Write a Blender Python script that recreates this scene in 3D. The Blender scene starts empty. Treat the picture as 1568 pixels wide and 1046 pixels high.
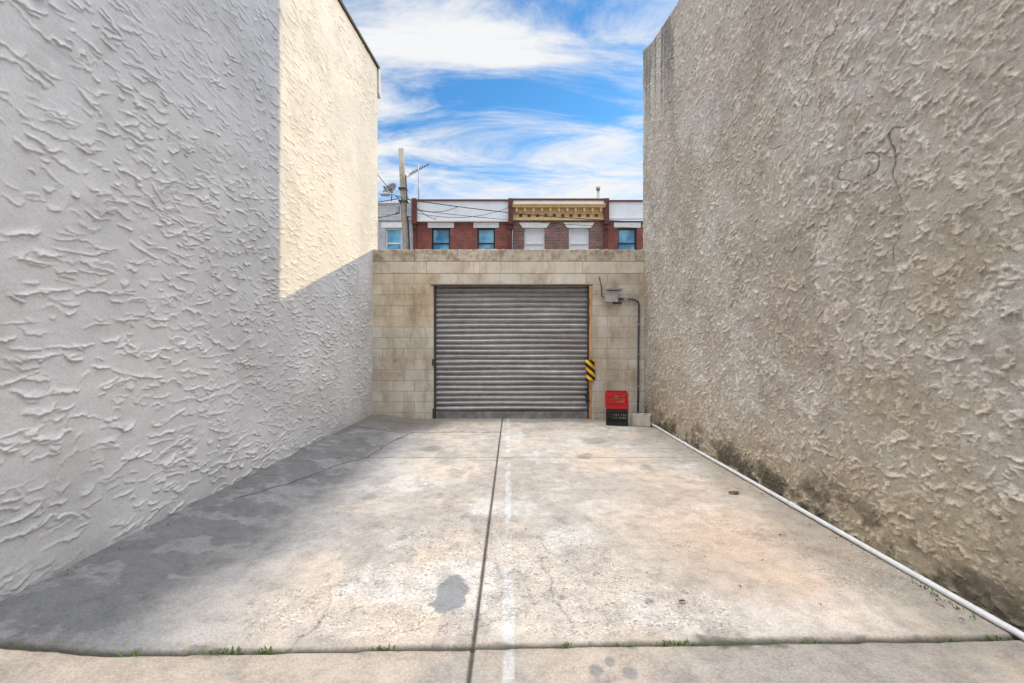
import bpy, math, random
import numpy as np
from mathutils import Vector, Matrix
random.seed(4)
rng = np.random.default_rng(7)
scene = bpy.context.scene
scene.view_settings.view_transform = 'Standard'
try: scene.view_settings.look = 'None'
except Exception: pass
scene.view_settings.exposure = 0

# ------------------------------------------------------------ helpers
def new_mat(name, color=(0.5,0.5,0.5), rough=0.8, metal=0.0):
    m = bpy.data.materials.new(name); m.use_nodes = True
    b = m.node_tree.nodes['Principled BSDF']
    b.inputs['Base Color'].default_value = (*color,1)
    b.inputs['Roughness'].default_value = rough
    b.inputs['Metallic'].default_value = metal
    b.inputs['Specular IOR Level'].default_value = 0.3
    return m
def N(m, typ, **kw):
    n = m.node_tree.nodes.new(typ)
    for k,v in kw.items():
        if k in ('blend_type','data_type','operation','attribute_name','noise_dimensions','feature','musgrave_type'):
            setattr(n,k,v)
        else:
            n.inputs[k].default_value = v
    return n
def L(m,a,b): m.node_tree.links.new(a,b)
def bsdf(m): return m.node_tree.nodes['Principled BSDF']
def mixrgb(m, typ='MIX', fac=0.5, a=None, b=None):
    n = m.node_tree.nodes.new('ShaderNodeMix'); n.data_type='RGBA'; n.blend_type=typ
    n.inputs[0].default_value = fac
    if a is not None: n.inputs[6].default_value=(*a,1)
    if b is not None: n.inputs[7].default_value=(*b,1)
    return n
def ramp(m, stops):
    n = m.node_tree.nodes.new('ShaderNodeValToRGB'); cr=n.color_ramp
    while len(cr.elements)<len(stops): cr.elements.new(0.5)
    for e,(p,c) in zip(cr.elements,stops):
        e.position=p; e.color=(c,c,c,1) if not hasattr(c,'__len__') else (*c,1)
    return n
def objcoord(m, scale=(1,1,1), rot=(0,0,0)):
    tc=m.node_tree.nodes.new('ShaderNodeTexCoord'); mp=m.node_tree.nodes.new('ShaderNodeMapping')
    mp.inputs['Scale'].default_value=scale; mp.inputs['Rotation'].default_value=rot
    L(m,tc.outputs['Object'],mp.inputs['Vector']); return mp.outputs['Vector']
def weathered(name, color, rough=0.7, metal=0.0, scale=6.0, var=0.35, bump=0.15, dark=None):
    m=new_mat(name,color,rough,metal)
    v=objcoord(m)
    n=N(m,'ShaderNodeTexNoise',Scale=scale,Detail=8.0,Roughness=0.65); L(m,v,n.inputs['Vector'])
    r=ramp(m,[(0.35,0.0),(0.7,1.0)]); L(m,n.outputs['Fac'],r.inputs['Fac'])
    d=dark or tuple(c*(1-var) for c in color)
    mx=mixrgb(m,'MIX',0.5,d,color); L(m,r.outputs['Color'],mx.inputs[0]); L(m,mx.outputs[2],bsdf(m).inputs['Base Color'])
    n2=N(m,'ShaderNodeTexNoise',Scale=scale*12,Detail=4.0); L(m,v,n2.inputs['Vector'])
    bp=N(m,'ShaderNodeBump',Strength=bump,Distance=0.01); L(m,n2.outputs['Fac'],bp.inputs['Height']); L(m,bp.outputs['Normal'],bsdf(m).inputs['Normal'])
    return m

def vnoise(h,w,ch,cw=None,r=rng):
    cw = cw or ch
    gh=int(h/ch)+3; gw=int(w/cw)+3
    g=r.random((gh,gw))
    y=np.arange(h)/ch; x=np.arange(w)/cw
    yi=y.astype(int); xi=x.astype(int); fy=y-yi; fx=x-xi
    fy=fy*fy*(3-2*fy); fx=fx*fx*(3-2*fx)
    a=g[np.ix_(yi,xi)]; b=g[np.ix_(yi,xi+1)]; c=g[np.ix_(yi+1,xi)]; d=g[np.ix_(yi+1,xi+1)]
    fx=fx[None,:]; fy=fy[:,None]
    return (a*(1-fx)+b*fx)*(1-fy)+(c*(1-fx)+d*fx)*fy
def fbm(h,w,c,oct=4,cw=None,gain=0.5):
    cw=cw or c; s=np.zeros((h,w)); a=1.0; t=0
    for i in range(oct):
        if c<1.0 or cw<1.0: break
        s+=a*vnoise(h,w,c,cw); t+=a; a*=gain; c/=2.0; cw/=2.0
    return s/t
def sstep(a,b,x):
    t=np.clip((x-a)/(b-a),0,1); return t*t*(3-2*t)
def lerp(a,b,t): return a+(b-a)*t[...,None]

def grid_mesh(name, P, col=None, mat=None, flip=False, smooth=True):
    h,w,_=P.shape
    me=bpy.data.meshes.new(name)
    me.vertices.add(h*w); me.vertices.foreach_set('co',P.reshape(-1).astype(np.float32))
    idx=np.arange(h*w).reshape(h,w)
    q=np.stack([idx[:-1,:-1],idx[:-1,1:],idx[1:,1:],idx[1:,:-1]],-1).reshape(-1,4)
    if flip: q=q[:,::-1]
    nf=len(q)
    me.loops.add(nf*4); me.loops.foreach_set('vertex_index',q.reshape(-1).astype(np.int32))
    me.polygons.add(nf); me.polygons.foreach_set('loop_start',(np.arange(nf)*4).astype(np.int32))
    me.polygons.foreach_set('loop_total',np.full(nf,4,dtype=np.int32))
    me.update(calc_edges=True)
    if smooth: me.polygons.foreach_set('use_smooth',np.ones(nf,dtype=bool))
    if col is not None:
        ca=me.color_attributes.new('Col','FLOAT_COLOR','POINT')
        if col.shape[-1]==3: col=np.concatenate([col,np.ones(col.shape[:-1]+(1,))],-1)
        ca.data.foreach_set('color',col.reshape(-1).astype(np.float32))
    me.validate()
    o=bpy.data.objects.new(name,me); scene.collection.objects.link(o)
    if mat: me.materials.append(mat)
    return o

class Grp:
    """One real-world object: an Empty whose children are its parts (world coords given)."""
    def __init__(s,name,loc):
        s.e=bpy.data.objects.new(name,None); s.e.location=loc; s.e.empty_display_size=0.2
        scene.collection.objects.link(s.e); s.loc=Vector(loc)
    def adopt(s,o):
        o.parent=s.e; o.matrix_parent_inverse=Matrix.Translation(-s.loc); return o
    def mesh(s,name,V,F,mat,bevel=0,smooth=False):
        me=bpy.data.meshes.new(name); me.from_pydata([tuple(Vector(v)-s.loc) for v in V],[],F)
        me.materials.append(mat); me.update()
        if smooth:
            for p in me.polygons: p.use_smooth=True
        o=bpy.data.objects.new(name,me); scene.collection.objects.link(o); o.parent=s.e
        if bevel:
            b=o.modifiers.new('b','BEVEL'); b.width=bevel; b.segments=2; b.limit_method='ANGLE'
        return o
    def boxes(s,name,bl,mat,bevel=0):
        V=[];F=[]
        for b in bl:
            if len(b)==6: x0,x1,y0,y1,z0,z1=b; rot=None
            else: x0,x1,y0,y1,z0,z1,rot=b
            k=len(V)
            pts=[Vector((x,y,z)) for z in(z0,z1) for y in(y0,y1) for x in(x0,x1)]
            if rot:
                c=Vector(((x0+x1)/2,(y0+y1)/2,(z0+z1)/2)); pts=[c+rot@(p-c) for p in pts]
            V+=pts
            F+=[tuple(k+i for i in f) for f in [(0,2,3,1),(4,5,7,6),(0,1,5,4),(2,6,7,3),(0,4,6,2),(1,3,7,5)]]
        return s.mesh(name,V,F,mat,bevel)
    def tube(s,name,pts,r,mat,seg=10,r2=None):
        V=[];F=[]; pts=[Vector(p) for p in pts]; n=len(pts)
        for i,p in enumerate(pts):
            d=(pts[min(i+1,n-1)]-pts[max(i-1,0)]).normalized()
            u=d.cross(Vector((0,0,1)) if abs(d.z)<0.9 else Vector((0,1,0))).normalized(); w=d.cross(u)
            rr=r if r2 is None else r+(r2-r)*i/(n-1)
            for k in range(seg):
                a=2*math.pi*k/seg; V.append(p+(u*math.cos(a)+w*math.sin(a))*rr)
        for i in range(n-1):
            for k in range(seg):
                a=i*seg+k;b=i*seg+(k+1)%seg; F.append((a,b,b+seg,a+seg))
        F.append(tuple(range(seg))[::-1]); F.append(tuple((n-1)*seg+k for k in range(seg)))
        return s.mesh(name,V,F,mat,smooth=True)

# ------------------------------------------------------------ stucco height fields
def strokes(H,W,res,n,ang,sd,Lr,Wr,hr,flip_p,warp=0.35,wc=0.05,edge=6.0,add=0.25,pw=1.3,base=0.45,cres=0.5):
    f=np.zeros((H,W))
    wx=(fbm(H,W,wc/res,4)-0.5)*2*warp; wy=(fbm(H,W,wc/res,4)-0.5)*2*warp
    for i in range(n):
        cy=rng.random()*H; cx=rng.random()*W
        a=rng.normal(ang,sd); Ls=rng.uniform(*Lr)/res/2; Ws=rng.uniform(*Wr)/res/2; h=rng.uniform(*hr)
        s=-1 if rng.random()<flip_p else 1
        cc_=cres*rng.uniform(-0.4,1.3)
        R=int(Ls*1.4)+2
        y0=max(0,int(cy)-R);y1=min(H,int(cy)+R);x0=max(0,int(cx)-R);x1=min(W,int(cx)+R)
        if y1<=y0 or x1<=x0: continue
        yy,xx=np.mgrid[y0:y1,x0:x1]; dy=yy-cy; dx=xx-cx
        u=(dx*math.cos(a)+dy*math.sin(a))/Ls+wx[y0:y1,x0:x1]
        v=(-dx*math.sin(a)+dy*math.cos(a))/Ws+wy[y0:y1,x0:x1]*1.6
        v=v-cc_*u*u*s
        r2=u*u+v*v
        e=np.clip((1-r2)*edge,0,1)
        prof=h*np.clip(base-(1-base)*s*v,0,1)**pw*e*np.clip((1-u*u)*2,0,1)
        sub=f[y0:y1,x0:x1]; np.maximum(sub,prof+sub*add*(e>0),out=sub)
    return f

def wall_mat(name, grain=90, gs=0.35, var=0.12, rough=0.9, fine=None):
    m=new_mat(name,(0.5,0.5,0.5),rough)
    at=N(m,'ShaderNodeAttribute',attribute_name='Col')
    v=objcoord(m)
    n=N(m,'ShaderNodeTexNoise',Scale=grain,Detail=5.0,Roughness=0.7); L(m,v,n.inputs['Vector'])
    r=ramp(m,[(0.3,1-var*1.6),(0.7,1+var*0.6)]); L(m,n.outputs['Fac'],r.inputs['Fac'])
    mx=mixrgb(m,'MULTIPLY',1.0); L(m,at.outputs['Color'],mx.inputs[6]); L(m,r.outputs['Color'],mx.inputs[7])
    out=mx.outputs[2]; h=n.outputs['Fac']
    if fine:
        n2=N(m,'ShaderNodeTexNoise',Scale=fine,Detail=7.0,Roughness=0.75,Distortion=0.6); L(m,v,n2.inputs['Vector'])
        r2=ramp(m,[(0.36,0.74),(0.46,1.0),(0.66,1.10)]); L(m,n2.outputs['Fac'],r2.inputs['Fac'])
        m2=mixrgb(m,'MULTIPLY',1.0); L(m,out,m2.inputs[6]); L(m,r2.outputs['Color'],m2.inputs[7]); out=m2.outputs[2]
        bq=N(m,'ShaderNodeBump',Strength=0.5,Distance=0.025); L(m,n2.outputs['Fac'],bq.inputs['Height'])
    L(m,out,bsdf(m).inputs['Base Color'])
    bp=N(m,'ShaderNodeBump',Strength=gs,Distance=0.01); L(m,h,bp.inputs['Height'])
    if fine: L(m,bq.outputs['Normal'],bp.inputs['Normal'])
    L(m,bp.outputs['Normal'],bsdf(m).inputs['Normal'])
    return m

XL,XR=-2.60,2.47
rw=0.0075
def colsel(W,near_n):
    return np.concatenate([np.arange(0,min(near_n,W)),np.arange(min(near_n,W),W,2),[W-1]])
# LEFT WALL -----------------------------------------------------------------
y0,y1,zt=0.9,8.80,7.0
W=int((y1-y0)/rw); H=int((zt+0.1)/rw)
ys=np.linspace(y0,y1,W); zs01=np.linspace(0,1,H)
top=6.73+(ys-8.8)*0.105
Yg=np.broadcast_to(ys[None,:],(H,W)); Zg=-0.1+zs01[:,None]*(top[None,:]+0.1)
f=strokes(H,W,rw,5200,0.0,0.22,(0.06,0.26),(0.03,0.085),(0.004,0.013),0.15,warp=0.55,wc=0.055,edge=10,add=0.12,pw=2.2,base=0.35,cres=0.45)
fs=strokes(H,W,rw,1600,0.0,0.6,(0.04,0.12),(0.02,0.05),(0.004,0.009),0.4,warp=0.6,wc=0.04,edge=8,add=0.2,pw=1.8)
f=np.maximum(f,fs)
f*=0.55+0.75*sstep(0.3,0.6,fbm(H,W,120,3))
f+=(fbm(H,W,80,4)-0.5)*0.018+(fbm(H,W,7,3)-0.5)*0.003
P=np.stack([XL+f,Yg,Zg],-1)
base=np.array([0.675,0.665,0.67]); b2=np.array([0.57,0.565,0.575]);
c=lerp(base*np.ones((H,W,3)),b2,sstep(0.45,0.75,fbm(H,W,170,5)))
c=lerp(c,np.array([0.50,0.485,0.475]),0.4*sstep(0.54,0.68,fbm(H,W,60,6,gain=0.65)))
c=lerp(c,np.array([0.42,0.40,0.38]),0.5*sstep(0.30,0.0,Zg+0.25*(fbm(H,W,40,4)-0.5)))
c=c*(1-0.06*np.clip(1-f/0.004,0,1))[...,None]
cs=colsel(W,int(4.0/rw))
m_left=wall_mat('painted_stucco',70,0.35,0.09)
bl=Grp('stucco_building',(-5,5,0))
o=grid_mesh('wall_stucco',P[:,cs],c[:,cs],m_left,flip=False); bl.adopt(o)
m_body=weathered('stucco_plain',(0.6,0.59,0.57),0.9)
m_tar=weathered('roof_tar',(0.05,0.05,0.05),0.8)
def slab(g,name,x0,x1,ya,yb,za0,zb0,za1,zb1,mat):
    V=[(x0,ya,za0),(x1,ya,za0),(x1,yb,zb0),(x0,yb,zb0),(x0,ya,za1),(x1,ya,za1),(x1,yb,zb1),(x0,yb,zb1)]
    return g.mesh(name,V,[(0,3,2,1),(4,5,6,7),(0,1,5,4),(1,2,6,5),(2,3,7,6),(3,0,4,7)],mat)
tz=lambda y:6.73+(y-8.8)*0.105
slab(bl,'body',-9,XL-0.014,-1.0,8.79,-0.1,-0.1,tz(-1)-0.01,tz(8.79)-0.01,m_body)
slab(bl,'roof_edge',-9.05,XL+0.035,-1.05,8.84,tz(-1.05),tz(8.84),tz(-1.05)+0.05,tz(8.84)+0.05,m_tar)
slab(bl,'roof_corner_cap',-3.2,XL+0.03,8.79,8.90,6.25,6.2,6.74,6.74,m_body)

# RIGHT WALL ----------------------------------------------------------------
y1=8.57
W=int((y1-y0)/rw)
ys=np.linspace(y0,y1,W)
def rt(y): return np.where(y>8.0,6.72+(y-8.0)*0.35, 6.72+(y-8.0)*0.19)
top=rt(ys)
Yg=np.broadcast_to(ys[None,:],(H,W)); Zg=-0.1+zs01[:,None]*(top[None,:]+0.1)
f=strokes(H,W,rw,6500,-0.9,0.65,(0.05,0.15),(0.03,0.075),(0.006,0.018),0.35,warp=0.8,wc=0.05,edge=7,add=0.2,pw=1.6,base=0.4)
f2=strokes(H,W,rw,13000,-0.9,0.9,(0.025,0.07),(0.016,0.04),(0.004,0.012),0.4,warp=0.8,wc=0.03,edge=6,add=0.3,pw=1.4)
f=np.maximum(f,f2)+0.45*np.minimum(f,f2)
tex=f.copy()
f+=(fbm(H,W,70,5)-0.5)*0.024+(fbm(H,W,6,2)-0.5)*0.007
A=np.array([0.76,0.675,0.58]);B=np.array([0.61,0.53,0.44]);C=np.array([0.82,0.77,0.70]);D=np.array([0.70,0.57,0.39]);M=np.array([0.13,0.11,0.08])
c=lerp(A*np.ones((H,W,3)),B,0.8*sstep(0.42,0.66,fbm(H,W,140,6,cw=100)))
c=lerp(c,C,0.85*sstep(0.48,0.68,fbm(H,W,90,6,gain=0.65)))
c=lerp(c,B*0.74,0.45*sstep(0.55,0.68,fbm(H,W,30,5,gain=0.7)))
dtop=top[None,:]-Zg
st=sstep(0.46,0.62,fbm(H,W,400,3,cw=22))*sstep(2.0,0.2,dtop+0.8*(fbm(H,W,400,2,cw=30)-0.5))*sstep(5.9,7.0,Yg)
c=lerp(c,np.array([0.26,0.245,0.225]),0.85*st)
c=lerp(c,np.array([0.38,0.355,0.32]),0.6*sstep(1.0,0.0,dtop)*sstep(7.4,8.3,Yg))
lo=sstep(0.9,0.1,Zg+0.9*(fbm(H,W,80,4)-0.5))
c=lerp(c,D,0.7*lo)
c=lerp(c,np.array([0.70,0.59,0.42]),0.6*sstep(3.8,2.4,Yg+1.2*(fbm(H,W,100,3)-0.5))*sstep(2.6,0.8,Zg)*sstep(0.4,0.6,fbm(H,W,80,4)))
mo=sstep(0.42,0.60,fbm(H,W,30,5,cw=46,gain=0.6))*sstep(0.44,0.06,Zg+0.3*(fbm(H,W,26,3)-0.5))
c=lerp(c,M,0.88*mo)
rn_=fbm(H,W,220,5,gain=0.45)
crk=sstep(0.0022,0.0008,np.abs(rn_-0.5))*sstep(5.2,4.0,Yg)*sstep(0.50,0.56,fbm(H,W,160,2))
c=lerp(c,np.array([0.16,0.13,0.11]),0.7*crk); f=f-0.005*crk
# colour darker in the hollows of the render, lighter on the raised parts
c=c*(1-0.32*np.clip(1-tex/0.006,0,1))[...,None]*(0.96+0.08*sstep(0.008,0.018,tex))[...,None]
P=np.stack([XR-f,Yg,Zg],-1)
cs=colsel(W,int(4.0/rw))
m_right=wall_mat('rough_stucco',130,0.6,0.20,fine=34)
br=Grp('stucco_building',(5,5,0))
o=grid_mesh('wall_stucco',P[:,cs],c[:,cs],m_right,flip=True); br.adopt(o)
m_body2=weathered('stucco_bare',(0.45,0.41,0.36),0.95)
slab(br,'body',XR+0.02,9,-1.0,8.56,-0.1,-0.1,4.9,6.8,m_body2)
slab(br,'roof_edge',XR+0.01,9.0,-1.0,8.57,5.0,6.81,5.03,6.84,m_tar)

# ------------------------------------------------------------ GROUND
res=0.010
gx0,gx1,gy0,gy1=XL-0.03,XR+0.03,0.9,8.75
W=int((gx1-gx0)/res);H=int((gy1-gy0)/res)
xs=np.linspace(gx0,gx1,W);yv=np.linspace(gy0,gy1,H)
X=np.broadcast_to(xs[None,:],(H,W));Y=np.broadcast_to(yv[:,None],(H,W))
z=0.095*sstep(-1.75,-2.6,X)+(fbm(H,W,120,3)-0.5)*0.02
z+=(fbm(H,W,6,3)-0.5)*0.003
c1=np.array([0.61,0.54,0.47]);
c=c1*np.ones((H,W,3))
n1=fbm(H,W,140,6,gain=0.6);n2=fbm(H,W,60,6,gain=0.6);n3=fbm(H,W,90,5,gain=0.6);n4=fbm(H,W,30,6,gain=0.7)
c=lerp(c,np.array([0.49,0.44,0.39]),sstep(0.42,0.65,n1))
c=lerp(c,np.array([0.68,0.555,0.44]),0.65*sstep(0.48,0.66,n3))
c=lerp(c,np.array([0.71,0.68,0.64]),0.6*sstep(0.52,0.68,n2))
c=lerp(c,np.array([0.38,0.345,0.31]),0.5*sstep(0.52,0.65,n4))
c=lerp(c,np.array([0.38,0.345,0.31]),0.45*sstep(0.55,0.64,fbm(H,W,46,6,cw=26,gain=0.65)))
c=lerp(c,np.array([0.68,0.49,0.35]),0.6*np.exp(-(((X-1.6)/0.7)**2+((Y-3.3)/1.0)**2)))
c=lerp(c,np.array([0.74,0.71,0.67]),0.5*np.exp(-(((X-0.3)/1.1)**2+((Y-6.9)/0.8)**2))*sstep(0.4,0.6,n3))
agg=0.8*sstep(0.44,0.60,fbm(H,W,70,6,gain=0.6)+0.16*np.exp(-((X+0.2)/1.6)**2)-0.05)*sstep(5.6,3.0,Y)
# damp grime along the left wall
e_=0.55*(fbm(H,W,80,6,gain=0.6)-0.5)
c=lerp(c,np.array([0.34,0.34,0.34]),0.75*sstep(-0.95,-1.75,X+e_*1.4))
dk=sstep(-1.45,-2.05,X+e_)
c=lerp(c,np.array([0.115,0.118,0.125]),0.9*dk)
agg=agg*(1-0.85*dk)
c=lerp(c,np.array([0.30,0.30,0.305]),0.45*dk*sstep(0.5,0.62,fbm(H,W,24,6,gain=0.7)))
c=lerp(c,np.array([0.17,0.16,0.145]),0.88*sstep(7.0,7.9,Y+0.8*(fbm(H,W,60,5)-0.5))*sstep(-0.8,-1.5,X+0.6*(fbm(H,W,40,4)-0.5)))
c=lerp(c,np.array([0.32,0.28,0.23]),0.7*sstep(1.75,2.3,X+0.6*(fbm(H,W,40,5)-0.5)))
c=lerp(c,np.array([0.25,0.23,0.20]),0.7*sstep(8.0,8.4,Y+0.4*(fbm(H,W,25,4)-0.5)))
for (sx,sy,sr,dd) in [(0.75,2.47,0.035,0.6),(0.03,7.1,0.06,0.35),(-0.05,5.6,0.05,0.3),(0.9,5.7,0.12,0.55),(-1.3,4.2,0.07,0.45),(-2.0,2.9,0.08,0.4),(-1.1,6.1,0.16,0.55),(1.2,6.6,0.2,0.4),(0.55,5.1,0.05,.4),(1.55,5.2,.06,.4),(-0.8,3.3,.04,.4),(1.3,4.0,.10,.25),(0.4,3.6,.07,.3),(-0.6,4.9,.09,.35)]:
    c=lerp(c,np.array([0.20,0.19,0.18]),dd*sstep(1.2,0.6,np.sqrt(((X-sx)/sr)**2+((Y-sy)/sr/1.3)**2)+1.2*(fbm(H,W,10,3)-0.5)))
def seg_d(X,Y,pts):
    d=np.full(X.shape,9.0)
    for (ax,ay),(bx,by) in zip(pts[:-1],pts[1:]):
        vx,vy=bx-ax,by-ay; t=np.clip(((X-ax)*vx+(Y-ay)*vy)/(vx*vx+vy*vy),0,1)
        d=np.minimum(d,np.hypot(X-ax-t*vx,Y-ay-t*vy))
    return d
wob=(fbm(H,W,14,4)-0.5)
yj=2.06+0.027*(X+1.8)-0.05*sstep(-1.9,-2.6,X)
ap=(Y<yj)
c[ap]=(lerp(np.array([0.52,0.435,0.355])*np.ones((H,W,3)),np.array([0.38,0.34,0.30]),sstep(0.4,0.62,n2)))[ap]
agg=np.where(ap,0.12,agg*sstep(0.0,0.12,Y-yj))
pd=np.sqrt(((X+0.345)/0.075)**2+((Y-2.56)/0.16)**2)+2.2*(fbm(H,W,9,3)-0.5)
pm=sstep(1.08,0.95,pd); c=lerp(c,np.array([0.29,0.29,0.295]),pm); agg=agg*(1-pm)
for (sx,sy,sr) in [(0.36,1.96,0.035),(0.50,1.93,0.035),(0.43,2.0,0.03)]:
    q=sstep(1.1,0.8,np.hypot((X-sx)/sr*1.4,(Y-sy)/sr)+1.6*(fbm(H,W,8,3)-0.5)); c=lerp(c,np.array([0.26,0.25,0.25]),0.8*q)
wl=sstep(0.035,0.018,np.abs(X+0.02+0.03*(Y-2.5)*0.3+0.03*wob))*sstep(0.42,0.62,fbm(H,W,18,5,cw=8,gain=0.7)+0.15*(Y<2.7)+0.05*(Y>6.5))
c=lerp(c,np.array([0.74,0.74,0.74]),0.5*wl)
sp=sstep(0.25,0.1,np.hypot((X-0.02)*1.0,(Y-7.0)*0.35)+0.2*wob)*0.35; c=lerp(c,np.array([0.75,0.74,0.72]),sp)
def groove(d,w,depth,colr,k=1.0):
    global z,c
    mm=sstep(w,w*0.45,d)*k
    z=z-depth*mm; c=lerp(c,np.array(colr),np.clip(mm*1.0,0,1)*0.92)
halo=sstep(0.10,0.0,np.abs(Y-yj)+0.1*wob)*0.3; c=lerp(c,np.array([0.27,0.235,0.19]),halo)
groove(np.abs(X+0.18+0.006*wob),0.015,0.015,(0.07,0.065,0.055))
groove(np.abs(Y-5.64-0.02*wob)+9*(X<-2.5),0.016,0.006,(0.14,0.12,0.105),0.9)
groove(np.where(X<-0.18,np.abs(Y-7.25-0.03*wob),9),0.024,0.006,(0.08,0.08,0.06),0.9)
groove(np.abs(Y-yj-0.015*wob),0.016+0.014*fbm(H,W,20,3),0.018,(0.055,0.05,0.04))
moss=sstep(0.045,0.015,np.abs(Y-yj)+0.10*(fbm(H,W,8,4)-0.46)); c=lerp(c,np.array([0.085,0.085,0.05]),0.6*moss*sstep(0.54,0.66,fbm(H,W,26,4)))
ck=[(-1.55,7.25),(-1.75,6.5),(-1.80,5.64),(-2.0,5.2),(-2.15,4.5),(-2.35,3.9)]
groove(seg_d(X+0.10*wob,Y+0.10*wob,ck),0.018,0.004,(0.08,0.075,0.07),0.95)
ck2=[(-1.02,2.07),(-0.98,2.4),(-1.1,2.8)]
groove(seg_d(X+0.08*wob,Y+0.08*wob,ck2),0.008,0.003,(0.2,0.18,0.16),0.6)
rn_=fbm(H,W,190,6,gain=0.5)
crk=sstep(0.0030,0.001,np.abs(rn_-0.5))*sstep(0.48,0.54,fbm(H,W,150,2))*(~ap)
c=lerp(c,np.array([0.24,0.215,0.19]),0.65*crk)
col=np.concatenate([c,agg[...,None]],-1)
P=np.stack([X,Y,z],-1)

mg=new_mat('worn_concrete',(0.5,0.5,0.5),0.9)
at=N(mg,'ShaderNodeAttribute',attribute_name='Col')
v=objcoord(mg)
vo=N(mg,'ShaderNodeTexVoronoi',Scale=95.0,Randomness=1.0); L(mg,v,vo.inputs['Vector'])
sepc=mg.node_tree.nodes.new('ShaderNodeSeparateColor'); L(mg,vo.outputs['Color'],sepc.inputs['Color'])
rs=ramp(mg,[(0.0,0.32),(0.22,0.60),(0.5,0.94),(0.8,1.15),(1.0,1.5)]); L(mg,sepc.outputs['Red'],rs.inputs['Fac'])
nz=N(mg,'ShaderNodeTexNoise',Scale=16.0,Detail=9.0,Roughness=0.8); L(mg,v,nz.inputs['Vector'])
rn=ramp(mg,[(0.44,0.0),(0.56,1.0)]); L(mg,nz.outputs['Fac'],rn.inputs['Fac'])
am=mg.node_tree.nodes.new('ShaderNodeMath'); am.operation='MULTIPLY'; L(mg,at.outputs['Alpha'],am.inputs[0]); L(mg,rn.outputs['Color'],am.inputs[1])
fm=mixrgb(mg,'MIX',0.5,(1,1,1)); L(mg,am.outputs[0],fm.inputs[0]); L(mg,rs.outputs['Color'],fm.inputs[7])
m1=mixrgb(mg,'MULTIPLY',1.0); L(mg,at.outputs['Color'],m1.inputs[6]); L(mg,fm.outputs[2],m1.inputs[7])
ng=N(mg,'ShaderNodeTexNoise',Scale=80.0,Detail=6.0,Roughness=0.85); L(mg,v,ng.inputs['Vector'])
rg=ramp(mg,[(0.3,0.60),(0.7,1.28)]); L(mg,ng.outputs['Fac'],rg.inputs['Fac'])
m2=mixrgb(mg,'MULTIPLY',1.0); L(mg,m1.outputs[2],m2.inputs[6]); L(mg,rg.outputs['Color'],m2.inputs[7])
nb=N(mg,'ShaderNodeTexNoise',Scale=7.0,Detail=10.0,Roughness=0.78); L(mg,v,nb.inputs['Vector'])
rb=ramp(mg,[(0.34,0.72),(0.5,1.0),(0.66,1.16)]); L(mg,nb.outputs['Fac'],rb.inputs['Fac'])
m3=mixrgb(mg,'MULTIPLY',1.0); L(mg,m2.outputs[2],m3.inputs[6]); L(mg,rb.outputs['Color'],m3.inputs[7])
L(mg,m3.outputs[2],bsdf(mg).inputs['Base Color'])
bp=N(mg,'ShaderNodeBump',Strength=0.45,Distance=0.01); L(mg,ng.outputs['Fac'],bp.inputs['Height'])
bp2=N(mg,'ShaderNodeBump',Strength=0.5,Distance=0.007); L(mg,sepc.outputs['Red'],bp2.inputs['Height']); L(mg,am.outputs[0],bp2.inputs['Strength']); L(mg,bp.outputs['Normal'],bp2.inputs['Normal'])
L(mg,bp2.outputs['Normal'],bsdf(mg).inputs['Normal'])
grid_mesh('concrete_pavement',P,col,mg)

m_gr=weathered('ground_concrete',(0.42,0.38,0.33),0.95,scale=1.5)
def sheet(name,x0,x1,ya,yb,z,mat):
    me=bpy.data.meshes.new(name); me.from_pydata([(x0,ya,z),(x1,ya,z),(x1,yb,z),(x0,yb,z)],[],[(0,1,2,3)]); me.materials.append(mat)
    o=bpy.data.objects.new(name,me); scene.collection.objects.link(o); return o
sheet('ground',-800,800,-800,800,-0.04,m_gr)
m_as=weathered('asphalt',(0.055,0.055,0.055),0.9,scale=3)
sheet('road',-60,60,11.5,18.5,-0.036,m_as)
g=Grp('pavement',(0,20.6,0)); g.boxes('slab',[(-60,60,18.5,22.98,-0.04,0.09)],m_gr,0.01)

# ------------------------------------------------------------ BLOCK WALL
WY=8.5; TH=0.2; WT=3.17
DX0,DX1=(664-784)*WY/697,(903-784)*WY/697
DZ=1.4+(527-437)*WY/697
bw=Grp('block_wall',(0,WY+0.1,0))
m_mort=weathered('mortar',(0.46,0.41,0.35),0.95,scale=8)
m_blk=wall_mat('concrete_block',60,0.5,0.12)
V=[];F=[];CC=[]
def addblock(x0,x1,z0,z1,cc,y=WY):
    k=len(V); e=0.005; dy=rng.uniform(-0.0015,0.0015)
    pts=[(x0,y+0.05,z0),(x1,y+0.05,z0),(x1,y+0.05,z1),(x0,y+0.05,z1),
         (x0,y+e+dy,z0),(x1,y+e+dy,z0),(x1,y+e+dy,z1),(x0,y+e+dy,z1),
         (x0+e,y+dy,z0+e),(x1-e,y+dy,z0+e),(x1-e,y+dy,z1-e),(x0+e,y+dy,z1-e)]
    V.extend(pts); CC.extend([cc]*12)
    for a,b in((0,4),(4,8)):
        for i in range(4): F.append((k+a+i,k+a+(i+1)%4,k+b+(i+1)%4,k+b+i))
    F.append((k+8,k+9,k+10,k+11))
course=0.2; band=2.72
zt_=band; i=0
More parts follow.
